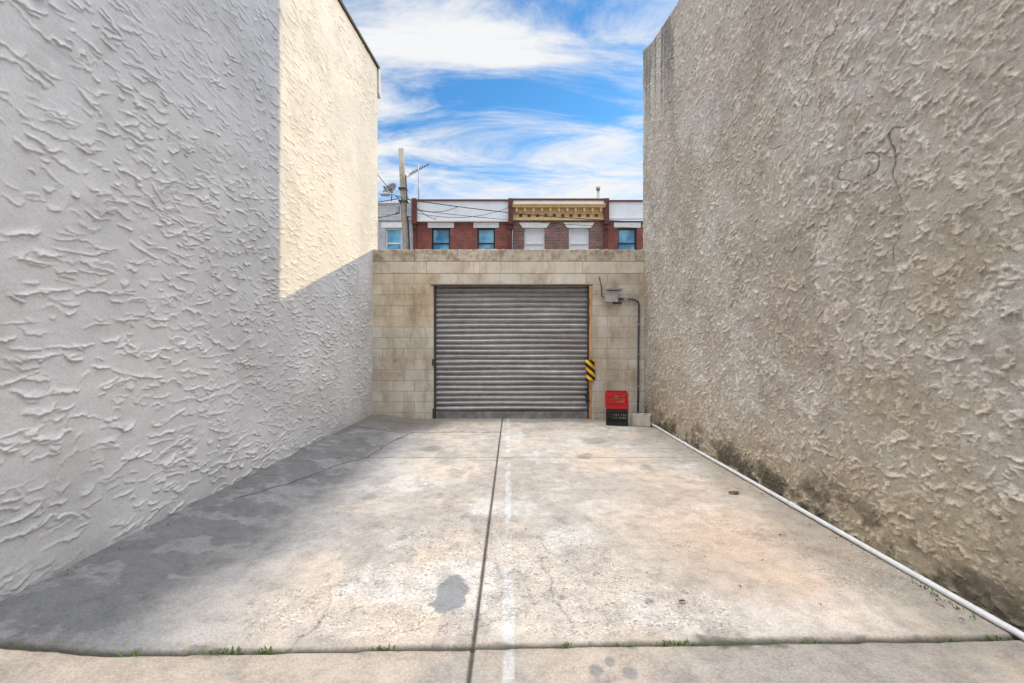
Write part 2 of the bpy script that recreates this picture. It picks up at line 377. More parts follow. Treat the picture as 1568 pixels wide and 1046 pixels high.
while zt_>-0.06:
    zb=zt_-course; off=0.2 if i%2 else 0.0
    x=XL-0.02-off
    while x<XR+0.02:
        xa,xb=x+0.0025,x+0.3975
        for (s0,s1) in ([(XL-0.02,XR+0.02)] if zb>=DZ-0.01 else [(XL-0.02,DX0-0.004),(DX1+0.004,XR+0.02)]):
            a,b=max(xa,s0),min(xb,s1)
            if b-a>0.03:
                t=rng.random(); cA=np.array([0.62,0.555,0.475]); cB=np.array([0.67,0.63,0.565]); cc=cA+(cB-cA)*t
                cc=cc*rng.uniform(0.94,1.05)
                if zb>1.7 and b<DX0+0.3: cc=cc*np.array([1.0,0.94,0.83])
                if a>DX1-0.2 and zb>1.0: cc=cc*np.array([0.88,0.86,0.84])
                addblock(a,b,zb+0.0025,zt_-0.0025,(*cc,1))
        x+=0.4
    zt_-=course; i+=1
me=bpy.data.meshes.new('blocks'); me.from_pydata([tuple(Vector(v_)-bw.loc) for v_ in V],[],F); me.materials.append(m_blk)
ca=me.color_attributes.new('Col','FLOAT_COLOR','POINT'); ca.data.foreach_set('color',np.array(CC,dtype=np.float32).reshape(-1))
o=bpy.data.objects.new('blocks',me); scene.collection.objects.link(o); o.parent=bw.e
def stain(m,s,stops,scl=(1,1,1),det=10.0):
    vv=objcoord(m,scl)
    nn=N(m,'ShaderNodeTexNoise',Scale=s,Detail=det,Roughness=0.7); L(m,vv,nn.inputs['Vector'])
    rr=ramp(m,stops); L(m,nn.outputs['Fac'],rr.inputs['Fac'])
    prev=bsdf(m).inputs['Base Color'].links[0].from_socket
    mm_=mixrgb(m,'MULTIPLY',1.0); L(m,prev,mm_.inputs[6]); L(m,rr.outputs['Color'],mm_.inputs[7]); L(m,mm_.outputs[2],bsdf(m).inputs['Base Color'])
stain(m_blk,1.4,[(0.36,(0.74,0.67,0.58)),(0.5,(0.98,0.96,0.92)),(0.62,(1.12,1.12,1.12))],det=7.0)
stain(m_blk,2.6,[(0.38,(0.80,0.76,0.70)),(0.52,(1,1,1))],scl=(1.6,1,0.5),det=7.0)
bw.boxes('core',[(XL,DX0-0.01,WY+0.003,WY+TH,-0.05,band),(DX1+0.01,XR+0.0,WY+0.003,WY+TH,-0.05,band),(DX0-0.01,DX1+0.01,WY+0.003,WY+TH,DZ,band)],m_mort)
m_band=weathered('cast_concrete',(0.72,0.64,0.53),0.9,scale=2.2,var=0.22,bump=0.4)
m_cap=weathered('cap_concrete',(0.66,0.575,0.47),0.9,scale=3.5,var=0.40,bump=0.5)
stain(m_band,3.0,[(0.36,(0.75,0.69,0.61)),(0.5,(1,1,1))],scl=(1.8,1,0.6))
stain(m_cap,6.0,[(0.40,(0.58,0.53,0.47)),(0.54,(1,1,1))])
pcs=[];x=XL-0.02
for wd in (1.02,1.0,0.62,1.3,1.2): pcs.append((x,min(x+wd-0.004,XR+0.02),WY-0.002,WY+TH-0.002,band+0.004,2.945)); x+=wd
bw.boxes('lintel_band',pcs,m_band,0.005)
pcs=[];x=XL-0.02
while x<XR:
    pcs.append((x,min(x+0.797,XR+0.02),WY-0.006,WY+TH+0.004,2.949,WT-random.uniform(0,0.010))); x+=0.8
bw.boxes('cap',pcs,m_cap,0.008)
V=[];F=[]
xx=XL
pts_=[]
while xx<XR:
    pts_.append((xx,WT-0.012+random.uniform(0,0.028))); xx+=random.uniform(0.02,0.09)
for (a,z1_) in pts_: V+=[(a,WY+0.004,WT-0.03),(a,WY+0.02,z1_),(a,WY+0.16,z1_)]
for k in range(len(pts_)-1):
    a=3*k; F+=[(a,a+3,a+4,a+1),(a+1,a+4,a+5,a+2)]
bw.mesh('cap_mortar',V,F,m_cap)
bw.boxes('lintel_edge',[(DX0-0.05,DX1+0.05,WY-0.012,WY+0.05,DZ-0.004,DZ+0.014)],weathered('angle_iron',(0.13,0.09,0.06),0.7))

# ------------------------------------------------------------ ROLLER DOOR
rd=Grp('roller_shutter_door',(0,WY+0.12,0))
m_door=new_mat('galvanised_slats',(0.42,0.40,0.40),0.38,0.5)
v=objcoord(m_door,(0.6,1,10))
n=N(m_door,'ShaderNodeTexNoise',Scale=1.0,Detail=3.0); L(m_door,v,n.inputs['Vector'])
r=ramp(m_door,[(0.3,(0.23,0.21,0.21)),(0.55,(0.31,0.295,0.295)),(0.75,(0.42,0.41,0.415))]); L(m_door,n.outputs['Fac'],r.inputs['Fac'])
n2=N(m_door,'ShaderNodeTexNoise',Scale=7.0,Detail=8.0,Roughness=0.7); L(m_door,objcoord(m_door),n2.inputs['Vector'])
r2=ramp(m_door,[(0.3,0.75),(0.7,1.12)]); L(m_door,n2.outputs['Fac'],r2.inputs['Fac'])
mx=mixrgb(m_door,'MULTIPLY',1.0); L(m_door,r.outputs['Color'],mx.inputs[6]); L(m_door,r2.outputs['Color'],mx.inputs[7]); L(m_door,mx.outputs[2],bsdf(m_door).inputs['Base Color'])
V=[];F=[]; per=0.098; yb=WY+0.13
prof=[]
zz=0.13
while zz<DZ+0.15:
    for t,d in [(0.0,0.0),(0.06,0.0),(0.10,0.008),(0.22,0.022),(0.38,0.030),(0.55,0.031),(0.72,0.024),(0.86,0.010),(0.93,0.001)]:
        prof.append((yb-d,zz+t*per))
    zz+=per
XS=np.linspace(DX0-0.02,DX1+0.0,14)
for (py,pz) in prof:
    for x in XS: V.append((x,py+0.003*math.sin(x*2.1+pz*5),pz+0.005*math.sin(x*1.1+1)+0.003*math.sin(x*3+pz*9)))
nx=len(XS)
for j in range(len(prof)-1):
    for i_ in range(nx-1): F.append((j*nx+i_,j*nx+i_+1,(j+1)*nx+i_+1,(j+1)*nx+i_))
rd.mesh('slats',V,F,m_door,smooth=True)
rd.boxes('bottom_rail',[(DX0,DX1-0.03,yb-0.035,yb+0.01,0.0,0.125),(DX0,DX1-0.03,yb-0.05,yb-0.035,0.0,0.03)],weathered('door_rail',(0.33,0.32,0.31),0.5,0.4,var=0.5),0.004)
m_steel=weathered('dark_steel',(0.10,0.09,0.085),0.6,0.3)
m_rust=weathered('rusty_orange_paint',(0.74,0.37,0.17),0.75,scale=5,dark=(0.46,0.24,0.12))
rd.boxes('guide_channel',[(DX0-0.006,DX0+0.03,WY+0.05,WY+0.16,0,DZ-0.005),(DX1-0.03,DX1+0.004,WY+0.05,WY+0.16,0,DZ-0.005)],m_steel)
rd.boxes('jamb_plate',[(DX1-0.006,DX1+0.040,WY-0.014,WY+0.045,0.0,DZ-0.01)],m_rust,0.004)
rd.boxes('guide_bracket',[(DX0-0.03,DX0+0.03,WY-0.02,WY+0.02,1.0,1.12),(DX1-0.05,DX1-0.008,WY-0.02,WY+0.02,1.80,1.93),(DX1-0.05,DX1-0.008,WY-0.02,WY+0.02,2.15,2.25),(DX0-0.02,DX0+0.02,WY-0.012,WY+0.02,0.02,0.2)],m_steel,0.004)
rd.boxes('backing',[(DX0-0.05,DX1+0.05,WY+0.172,WY+0.18,-0.02,DZ+0.1)],m_steel)

# hazard sign
m_hz=new_mat('hazard_stripes',(0.8,0.5,0.03),0.5)
v=objcoord(m_hz,(1,1,1),(0,math.radians(-40),0))
sx=m_hz.node_tree.nodes.new('ShaderNodeSeparateXYZ'); L(m_hz,v,sx.inputs[0])
mt=m_hz.node_tree.nodes.new('ShaderNodeMath'); mt.operation='MULTIPLY'; mt.inputs[1].default_value=9.5; L(m_hz,sx.outputs['Z'],mt.inputs[0])
fr=m_hz.node_tree.nodes.new('ShaderNodeMath'); fr.operation='FRACT'; L(m_hz,mt.outputs[0],fr.inputs[0])
rh=ramp(m_hz,[(0.0,(0.02,0.02,0.02)),(0.48,(0.02,0.02,0.02)),(0.52,(0.85,0.50,0.02)),(0.98,(0.85,0.5,0.02))]); L(m_hz,fr.outputs[0],rh.inputs['Fac']); L(m_hz,rh.outputs['Color'],bsdf(m_hz).inputs['Base Color'])
hx=(904-784)*8.45/697
hz=Grp('hazard_sign',(hx,WY-0.03,0.92))
V=[];F=[]
rows=8
for j in range(rows+1):
    t=j/rows; z_=0.72+0.39*t; bulge=0.012*math.sin(t*math.pi*1.5)
    for (xx,yy) in((-0.085,0),(0.0,-0.03),(0.085,0.0)): V.append((hx+xx+0.012*math.sin(t*6),WY-0.05+yy+bulge-0.0,z_))
for j in range(rows):
    for i_ in range(2): a=j*3+i_; F.append((a,a+1,a+4,a+3))
o=hz.mesh('plate',V,F,m_hz,smooth=True); sd=o.modifiers.new('s','SOLIDIFY'); sd.thickness=0.008
m_blk2=weathered('black_rubber',(0.03,0.03,0.03),0.7)
V=[];F=[]
for j in range(7):
    t=j/6; z_=0.30+0.28*t
    wdt=0.026+0.016*math.sin(j*2.3); cx=hx-0.055+0.018*math.sin(j*1.7)
    V+= [(cx-wdt,WY-0.035,z_),(cx+wdt*0.8,WY-0.05,z_)]
for j in range(6): F.append((2*j,2*j+1,2*j+3,2*j+2))
o=hz.mesh('torn_edge_guard',V,F,m_blk2); sd=o.modifiers.new('s','SOLIDIFY'); sd.thickness=0.006

# ------------------------------------------------------------ ELECTRICAL
m_gal=weathered('grey_metal_box',(0.42,0.41,0.39),0.5,0.3,scale=10)
m_cond=weathered('conduit_dark',(0.10,0.10,0.10),0.5)
eb=Grp('electrical_box',(1.85,WY-0.06,2.3))
def px(x,y,Yd): return ((x-784)*Yd/697,Yd,1.4-(y-527)*Yd/697)
ex,_,ez=px(937,453,8.42)
eb.boxes('junction_box',[(ex-0.13,ex+0.09,WY-0.12,WY-0.002,ez-0.10,ez+0.07)],m_gal,0.008)
eb.boxes('box_cover',[(ex-0.145,ex+0.105,WY-0.135,WY-0.121,ez-0.115,ez+0.085)],weathered('box_cover_paint',(0.50,0.49,0.47),0.5),0.004)
eb.boxes('light_head',[(ex-0.10,ex+0.18,WY-0.20,WY-0.04,ez+0.095,ez+0.125)],weathered('lamp_housing',(0.30,0.28,0.26),0.5),0.006)
eb.boxes('side_box',[(ex+0.22,ex+0.30,WY-0.07,WY-0.002,ez-0.09,ez-0.02)],m_gal,0.006)
eb.boxes('small_fitting',[(ex+0.03,ex+0.19,WY-0.07,WY-0.002,ez-0.15,ez-0.105)],m_cond,0.004)
eb.tube('feed_cable',[(ex-0.22,WY-0.01,ez+0.36),(ex-0.18,WY-0.03,ez+0.15),(ex-0.18,WY-0.03,ez+0.0),(ex-0.10,WY-0.06,ez-0.05)],0.010,m_cond,8)
cx=px(979,470,8.45)[0]
eb.tube('conduit',[(ex+0.09,WY-0.03,ez-0.05),(ex+0.40,WY-0.03,ez-0.06),(cx-0.06,WY-0.03,ez-0.08),(cx-0.015,WY-0.03,ez-0.11),(cx,WY-0.03,ez-0.18),(cx-0.01,WY-0.03,1.5),(cx-0.015,WY-0.03,0.55),(cx-0.02,WY-0.03,0.05)],0.018,m_cond,10)
eb.boxes('conduit_strap',[(cx-0.035,cx+0.025,WY-0.05,WY-0.001,z_,z_+0.03) for z_ in (0.6,1.2,1.75)],m_gal)

# ------------------------------------------------------------ MILK CRATES
def crate(g,name,c,rot,mat,w=0.33,h=0.275):
    R=Matrix.Rotation(rot,3,'Z'); c=Vector(c); V=[];F=[]
    def bx(x0,x1,y0,y1,z0,z1):
        k=len(V)
        for z in(z0,z1):
            for y in(y0,y1):
                for x in(x0,x1): V.append(c+R@Vector((x,y,z)))
        F.extend([tuple(k+i for i in f) for f in [(0,2,3,1),(4,5,7,6),(0,1,5,4),(2,6,7,3),(0,4,6,2),(1,3,7,5)]])
    a=w/2; t=0.010
    for s in(-1,1):
        for ax in(0,1):
            def wb(u0,u1,z0,z1,tt=t,out=0.0):
                p0,p1=(a-tt,a+out) if s>0 else (-a-out,-a+tt)
                if ax: bx(u0,u1,p0,p1,z0,z1)
                else: bx(p0,p1,u0,u1,z0,z1)
            e=a-t-0.001
            wb(-e,e,h-0.055,h,0.012,0.004)
            wb(-e,e,0.0,0.06,0.012,0.003)
            wb(-e,e,0.150,0.172,0.010,0.001)
            wb(-e,e,0.100,0.110,0.008)
            for k in range(11):
                u=-e+(k+0.5)*2*e/11
                top_=h-0.056
                if 4<=k<=6: wb(u-0.009,u+0.009,0.061,0.149,0.008)
                else: wb(u-0.009,u+0.009,0.061,top_,0.008)
            wb(-0.060,-0.050,0.173,h-0.056,0.011,0.003); wb(0.050,0.060,0.173,h-0.056,0.011,0.003)
    for sx_ in(-1,1):
        for sy_ in(-1,1):
            x=sx_*(a-0.008);y=sy_*(a-0.008); bx(x-0.0115,x+0.0115,y-0.0115,y+0.0115,0.001,h-0.001)
    for k in range(9):
        u=-a+0.02+k*(w-0.04)/8
        bx(u-0.005,u+0.005,-a+0.012,a-0.012,0.002,0.012); bx(-a+0.012,a-0.012,u-0.005,u+0.005,0.004,0.014)
    return g.mesh(name,V,F,mat,bevel=0.002)
m_red=weathered('red_plastic',(0.58,0.02,0.02),0.45,scale=5,var=0.3,bump=0.03)
m_bp=weathered('black_plastic',(0.02,0.02,0.022),0.45,scale=5,var=0.3,bump=0.03)
cxr=px(945,640,7.95)
g1=Grp('milk_crate',(cxr[0],7.95,0.0)); crate(g1,'crate_body_black',(cxr[0]+0.005,7.97,0.006),math.radians(-14),m_bp,0.36,0.28)
g2=Grp('milk_crate',(cxr[0],7.95,0.28)); crate(g2,'crate_body_red',(cxr[0]-0.005,7.98,0.289),math.radians(-9),m_red,0.37,0.28)

# ------------------------------------------------------------ CINDER BLOCK
m_cb=weathered('cinder_block_grey',(0.60,0.55,0.48),0.95,scale=12,var=0.25,bump=0.6)
cb=Grp('cinder_block',(2.28,7.9,0))
R=Matrix.Rotation(math.radians(-28),3,'Z'); c0=Vector((2.24,7.82,0.0))
V=[];F=[]
for (x0,x1,ya,yb2) in [(-.15,.15,-.095,-.062),(-.15,.15,.062,.095),(-.15,-.115,-.0615,.0615),(.115,.15,-.0615,.0615),(-.017,.017,-.0615,.0615)]:
    k=len(V)
    for z_ in(0.004,0.20):
        for y_ in(ya,yb2):
            for x_ in(x0,x1): V.append(c0+R@Vector((x_,y_,z_)))
    F+=[tuple(k+i for i in f) for f in [(0,2,3,1),(4,5,7,6),(0,1,5,4),(2,6,7,3),(0,4,6,2),(1,3,7,5)]]
cb.mesh('block',V,F,m_cb,bevel=0.004)

# ------------------------------------------------------------ PVC PIPE
m_pvc=weathered('white_pvc',(0.76,0.76,0.75),0.35,scale=9,var=0.22,bump=0.02)
pp=Grp('drain_pipe',(2.4,5,0.03))
pts=[(2.405+0.012*math.sin(y*0.9),y,0.022+0.004*math.sin(y*1.7)) for y in np.linspace(0.5,7.55,30)]
pts+=[(2.38,7.70,0.035),(2.37,7.80,0.04)]
pp.tube('pipe',pts,0.0175,m_pvc,14)
for y in (3.9,6.3):
    pp.tube('coupling',[(2.405+0.012*math.sin(y*0.9),y-0.04,0.024),(2.405+0.012*math.sin(y*0.9),y+0.04,0.024)],0.022,m_pvc,14)

# ------------------------------------------------------------ HOUSES
HY=23.0
def hx_(p): return (p-784)*HY/697
def hz_(p): return 1.4-(p-527)*HY/697
def brick(name,c1,c2,mort):
    m=new_mat(name,c1,0.9)
    v=objcoord(m,(1,1,1),(math.radians(-90),0,0))
    b=m.node_tree.nodes.new('ShaderNodeTexBrick'); L(m,v,b.inputs['Vector'])
    b.inputs['Color1'].default_value=(*c1,1);b.inputs['Color2'].default_value=(*c2,1);b.inputs['Mortar'].default_value=(*mort,1)
    b.inputs['Scale'].default_value=1.0;b.inputs['Brick Width'].default_value=0.22;b.inputs['Row Height'].default_value=0.075;b.inputs['Mortar Size'].default_value=0.008
    n=N(m,'ShaderNodeTexNoise',Scale=1.6,Detail=8.0); L(m,objcoord(m),n.inputs['Vector'])
    r=ramp(m,[(0.3,0.7),(0.7,1.2)]); L(m,n.outputs['Fac'],r.inputs['Fac'])
    x=mixrgb(m,'MULTIPLY',1.0); L(m,b.outputs['Color'],x.inputs[6]); L(m,r.outputs['Color'],x.inputs[7]); L(m,x.outputs[2],bsdf(m).inputs['Base Color'])
    return m
m_bred=brick('red_brick',(0.26,0.07,0.05),(0.17,0.045,0.035),(0.22,0.14,0.12))
m_bbr=brick('brown_brick',(0.21,0.085,0.065),(0.08,0.04,0.035),(0.34,0.30,0.28))
m_side=weathered('grey_siding',(0.50,0.50,0.52),0.8,scale=3)
m_wt=weathered('white_trim',(0.78,0.77,0.75),0.6,scale=4,var=0.2)
m_blkf=weathered('dark_window_frame',(0.03,0.032,0.035),0.4)
m_gla=new_mat('window_glass_blue',(0.10,0.32,0.48),0.08); bsdf(m_gla).inputs['Specular IOR Level'].default_value=0.8
nz_=N(m_gla,'ShaderNodeTexNoise',Scale=1.2,Detail=2.0); L(m_gla,objcoord(m_gla),nz_.inputs['Vector'])
rz=ramp(m_gla,[(0.4,(0.04,0.18,0.32)),(0.6,(0.18,0.48,0.68))]); L(m_gla,nz_.outputs['Fac'],rz.inputs['Fac']); L(m_gla,rz.outputs['Color'],bsdf(m_gla).inputs['Base Color'])
m_blind=weathered('window_blind',(0.68,0.68,0.70),0.6,var=0.1)
m_maroon=weathered('party_wall_brick',(0.16,0.05,0.045),0.85,scale=8)
m_yel=weathered('ochre_cornice',(0.72,0.52,0.27),0.7,scale=5,var=0.2)
m_dred=weathered('dark_red_paint',(0.17,0.05,0.04),0.7)
m_panel=weathered('white_metal_panel',(0.74,0.76,0.80),0.45,scale=2,var=0.12)
m_door2=weathered('house_door',(0.08,0.05,0.04),0.5)
def facade(g,x0,x1,wins,mat,ztop,name='walls'):
    ops=list(wins)
    bx=[]; xsb=sorted(set([x0,x1]+[o[0] for o in ops]+[o[1] for o in ops]))
    for a,b in zip(xsb[:-1],xsb[1:]):
        col=[o for o in ops if o[0]<=a+1e-6 and o[1]>=b-1e-6]
        zc=0.0
        for o_ in sorted(col,key=lambda q:q[2]):
            if o_[2]>zc: bx.append((a,b,HY,HY+0.28,zc,o_[2]))
            zc=o_[3]
        bx.append((a,b,HY,HY+0.28,zc,ztop))
    g.boxes(name,bx,mat)
    g.boxes('house_body',[(x0,x1,HY+0.30,HY+9,0.0,ztop-0.3)],m_body2)
def window(g,a,b,z0,z1,frame,glass,blind=False):
    t=0.07; y=HY+0.10
    g.boxes('window_frame',[(a,a+t,y,y+0.1,z0,z1),(b-t,b,y,y+0.1,z0,z1),(a+t,b-t,y,y+0.1,z0,z0+t),(a+t,b-t,y,y+0.1,z1-t,z1),(a+t,b-t,y-0.01,y+0.09,(z0+z1)/2-0.03,(z0+z1)/2+0.03)],frame)
    g.boxes('window_glass',[(a+t,b-t,y+0.05,y+0.06,z0+t,z1-t)],glass)
    g.boxes('window_sill',[(a-0.06,b+0.06,HY-0.06,HY+0.1,z0-0.1,z0-0.002)],m_wt)
zw0,zw1=5.75,hz_(349)
def do_house(name,p0,p1,winpx,brickm,frame,glass,flare=False):
    x0,x1=(hx_(p0)),(hx_(p1)); g=Grp(name,((x0+x1)/2,HY,0))
    ws=[(hx_(a),hx_(b),zw0,zw1) for a,b in winpx]
    lo_=[(ws[0][0],ws[0][1],0.15,2.35)]+[(w[0],w[1],1.1,2.8) for w in ws[1:]]
    facade(g,x0,x1,ws+lo_,brickm,hz_(338))
    for w in ws+lo_[1:]: window(g,*w,frame,glass)
    g.boxes('front_door',[(lo_[0][0],lo_[0][1],HY+0.12,HY+0.18,0.15,2.35)],m_door2)
    for w in ws:
        e=0.2; za,zb_=w[3]+0.003,w[3]+0.27
        if flare:
            V=[(w[0]-.08,HY-.03,za),(w[1]+.08,HY-.03,za),(w[1]+.28,HY-.03,zb_),(w[0]-.28,HY-.03,zb_)]
            V+=[(a,HY+.02,c_) for a,_,c_ in V]
            g.mesh('window_lintel',V,[(0,1,2,3),(7,6,5,4),(0,4,5,1),(1,5,6,2),(2,6,7,3),(3,7,4,0)],m_wt)
        else: g.boxes('window_lintel',[(w[0]-e,w[1]+e,HY-0.03,HY+0.02,za,zb_)],m_wt,0.01)
    return g,x0,x1
def panel_top(g,x0,x1,zt,zb):
    n=int((x1-x0)/0.12); V=[];F=[]
    for i in range(n*2+1):
        x=x0+(x1-x0)*i/(2*n); y=HY-0.10-(0.010 if i%2 else 0)
        V+=[(x,y,zb),(x,y,zt)]
    for i in range(n*2): F.append((2*i,2*i+2,2*i+3,2*i+1))
    g.mesh('parapet_panel',V,F,m_panel)
    g.boxes('parapet_core',[(x0,x1,HY-0.09,HY+0.28,zb,zt-0.01)],m_panel)
    g.boxes('coping',[(x0,x1,HY-0.16,HY+0.3,zt,zt+0.08)],m_dred)
    g.boxes('panel_base_trim',[(x0,x1,HY-0.15,HY-0.002,zb-0.07,zb)],m_wt)
g,x0,x1=do_house('brick_house',638,779,[(661,689),(731,758)],m_bred,m_blkf,m_gla)
panel_top(g,x0,x1,hz_(309),hz_(338))
g,x0,x1=do_house('brick_house',930,1075,[(946,975),(1030,1058)],m_bred,m_blkf,m_gla)
panel_top(g,x0,x1,hz_(310),hz_(334))
g,x0,x1=do_house('brick_house',785,925,[(803,834),(871,902)],m_bbr,m_wt,m_blind,True)
zc1=hz_(338); zc2=hz_(320)
g.boxes('cornice_frieze',[(x0,x1,HY-0.08,HY+0.28,zc1,zc2)],m_yel)
g.boxes('cornice_mouldings',[(x0,x1,HY-0.14,HY-0.082,zc1,zc1+0.09),(x0,x1,HY-0.34,HY+0.28,zc2,zc2+0.10),(x0,x1,HY-0.40,HY+0.26,zc2+0.10,zc2+0.16)],m_yel,0.01)
br_=[];n=11
for i in range(n):
    xx=x0+0.2+(x1-x0-0.4)*i/(n-1); br_+= [(xx-0.05,xx+0.05,HY-0.28,HY-0.083,zc2-0.20,zc2-0.003),(xx-0.04,xx+0.04,HY-0.18,HY-0.083,zc2-0.32,zc2-0.201)]
g.boxes('cornice_brackets',br_,m_yel,0.01)
ins=[]
for i in range(n-1):
    xa=x0+0.2+(x1-x0-0.4)*(i+0.3)/(n-1);xb=x0+0.2+(x1-x0-0.4)*(i+0.7)/(n-1); ins.append((xa,xb,HY-0.095,HY-0.081,zc1+0.17,zc2-0.28))
g.boxes('cornice_insets',ins,m_dred)
g.boxes('upper_parapet',[(x0,x1,HY-0.2,HY+0.25,zc2+0.162,hz_(309))],m_panel)
g.boxes('coping',[(x0,x1,HY-0.24,HY+0.3,hz_(309)+0.002,hz_(306))],m_dred)
g,x0,x1=do_house('siding_house',500,633,[(527,552),(590,615)],m_side,m_wt,m_gla)
g.boxes('parapet',[(x0,x1,HY-0.05,HY+0.28,hz_(338),hz_(312))],m_side)
g.boxes('coping',[(x0,x1,HY-0.12,HY+0.3,hz_(312),hz_(309))],m_wt)
g.boxes('siding_laps',[(x0,x1,HY-0.058,HY-0.051,z_,z_+0.02) for z_ in np.arange(7.7,8.5,0.15)],m_wt)
for i,p in enumerate((635.5,782,927.5)):
    g=Grp('party_wall',(hx_(p),HY,0)); w=0.09
    g.boxes('brick_pier',[(hx_(p)-w+0.005,hx_(p)+w-0.005,HY-0.12,HY+8,0,hz_(312))],m_maroon)
    g.boxes('pier_head',[(hx_(p)-w-0.03,hx_(p)+w+0.03,HY-0.30,HY+1.0,hz_(345),hz_(306)),(hx_(p)-w,hx_(p)+w,HY-0.22,HY+0.4,hz_(352),hz_(345)-0.002)],m_maroon,0.02)
g=Grp('vent_pipe',(hx_(916),HY+1.5,8.5)); Yv=HY+1.5
g.tube('flue',[(px(916,330,Yv)[0],Yv,7.5),(px(916,287,Yv)[0],Yv,px(0,289,Yv)[2])],0.075,m_gal,12)
g.tube('flue_cap',[(px(916,287,Yv)[0],Yv,px(0,291,Yv)[2]),(px(916,287,Yv)[0],Yv,px(0,286,Yv)[2])],0.12,m_gal,12)

# ------------------------------------------------------------ POLE, ANTENNA, DISH
m_wood=weathered('pole_wood',(0.42,0.37,0.31),0.9,scale=8,var=0.4)
m_wire=new_mat('black_cable',(0.02,0.02,0.02),0.6)
m_alu=weathered('aluminium',(0.45,0.46,0.48),0.4,0.6)
PY=18.6
pt=px(614,228,PY); pb=px(622,380,PY); dx=(pb[0]-pt[0])/(pb[2]-pt[2])
up=Grp('utility_pole',(pb[0],PY,0))
polex=lambda z_: pt[0]+(z_-pt[2])*dx
up.tube('pole_shaft',[(polex(z_),PY,z_) for z_ in np.linspace(-0.04,pt[2],8)],0.17,m_wood,14,0.11)
zA=px(0,305,PY)[2]
up.tube('lamp_arm',[(polex(zA),PY-0.1,zA),(polex(zA)-0.35,PY-0.25,zA+0.12),(polex(zA)-0.62,PY-0.3,zA+0.1)],0.03,m_alu,8)
up.boxes('lamp_head',[(polex(zA)-0.85,polex(zA)-0.5,PY-0.38,PY-0.22,zA+0.04,zA+0.16)],m_alu,0.03)
up.tube('cable_riser',[(polex(z_)+0.16,PY-0.13,z_) for z_ in np.linspace(0,px(0,270,PY)[2],6)],0.03,m_wire,6)
up.boxes('splice_box',[(polex(zA)+0.17,polex(zA)+0.32,PY-0.2,PY,zA-0.75,zA-0.25),(polex(zA)-0.3,polex(zA)-0.15,PY-0.2,PY,zA-0.6,zA-0.3)],m_alu,0.01)
up.boxes('pole_band',[(polex(zA+0.4)-0.16,polex(zA+0.4)+0.16,PY-0.17,PY+0.17,zA+0.38,zA+0.44),(polex(zA-.1)-0.18,polex(zA-.1)+0.18,PY-0.18,PY+0.18,zA-0.14,zA-0.08)],m_steel)
def wire(g,name,a,b,sag,r=0.014):
    a=Vector(a);b=Vector(b); g.tube(name,[a.lerp(b,t)-Vector((0,0,sag*4*t*(1-t))) for t in np.linspace(0,1,18)],r,m_wire,5)
ow=Grp('overhead_wires',(0,PY,8))
wire(ow,'wire_a',(polex(zA)+0.15,PY-0.15,zA-0.05),px(1180,340,PY),0.35,0.018)
wire(ow,'wire_b',(polex(zA)+0.15,PY-0.15,zA-0.45),px(1180,352,PY),0.25,0.011)
wire(ow,'wire_c',(polex(zA)+0.15,PY-0.15,zA-0.3),(hx_(700),HY-0.1,hz_(318)),0.25,0.014)
wire(ow,'wire_d',(polex(zA)+0.15,PY-0.1,zA+0.1),(hx_(668),HY-0.1,hz_(336)),0.2,0.014)
wire(ow,'wire_e',(polex(zA)-0.15,PY-0.1,zA),px(400,300,PY),0.3,0.018)
wire(ow,'wire_f',(polex(zA)-0.15,PY-0.1,zA-0.6),px(400,335,PY),0.3,0.014)
wire(ow,'wire_g',px(571,258,PY),(polex(zA)-0.1,PY-0.1,zA-0.1),0.05,0.014)
wire(ow,'wire_h',(polex(zA)+0.15,PY-0.15,zA-0.5),(hx_(781),HY-0.35,hz_(320)),0.4,0.011)
AY=HY+2
ta=Grp('tv_antenna',px(641,300,AY))
ta.tube('mast',[px(641,312,AY),px(641,252,AY)],0.03,m_alu,8)
p0=Vector(px(627,267,AY));p1=Vector(px(657,251,AY)); ta.tube('boom',[p0,p1],0.022,m_steel,6)
for i in range(8):
    t=i/7; p=p0.lerp(p1,t); h_=0.46-0.22*t
    d=Vector((0.35,0.55,0.75)).normalized(); ta.tube('element',[p-d*h_,p+d*h_],0.014,m_steel,5)
SY=HY+0.8
sd_=Grp('satellite_dish',px(597,300,SY))
cen=Vector(px(598,291,SY)); nrm=Vector((-0.35,-0.75,0.5)).normalized(); u=nrm.cross(Vector((0,0,1))).normalized(); w_=u.cross(nrm)
V=[cen];F=[];rings=5;sg=24
for r_ in range(1,rings+1):
    rr_=0.40*r_/rings
    for k in range(sg):
        a=2*math.pi*k/sg; V.append(cen+(u*math.cos(a)+w_*math.sin(a)*1.1)*rr_+nrm*0.09*(r_/rings)**2)
for k in range(sg): F.append((0,1+k,1+(k+1)%sg))
for r_ in range(rings-1):
    for k in range(sg): a=1+r_*sg+k;b=1+r_*sg+(k+1)%sg; F.append((a,b,b+sg,a+sg))
m_dish=weathered('dish_grey',(0.12,0.125,0.135),0.5)
o=sd_.mesh('reflector',V,F,m_dish,smooth=True); s_=o.modifiers.new('s','SOLIDIFY'); s_.thickness=0.015
sd_.tube('feed_arm',[cen-w_*0.36+nrm*0.05,cen-w_*0.25+nrm*0.42],0.018,m_steel,6)
lp=cen-w_*0.25+nrm*0.42
sd_.boxes('lnb',[(lp.x-0.04,lp.x+0.04,lp.y-0.05,lp.y+0.05,lp.z-0.04,lp.z+0.04)],m_steel,0.01)
sd_.tube('stand',[cen-nrm*0.02,cen-nrm*0.12-Vector((0,0,0.1)),Vector((cen.x,SY+0.1,hz_(315)))],0.03,m_steel,8)

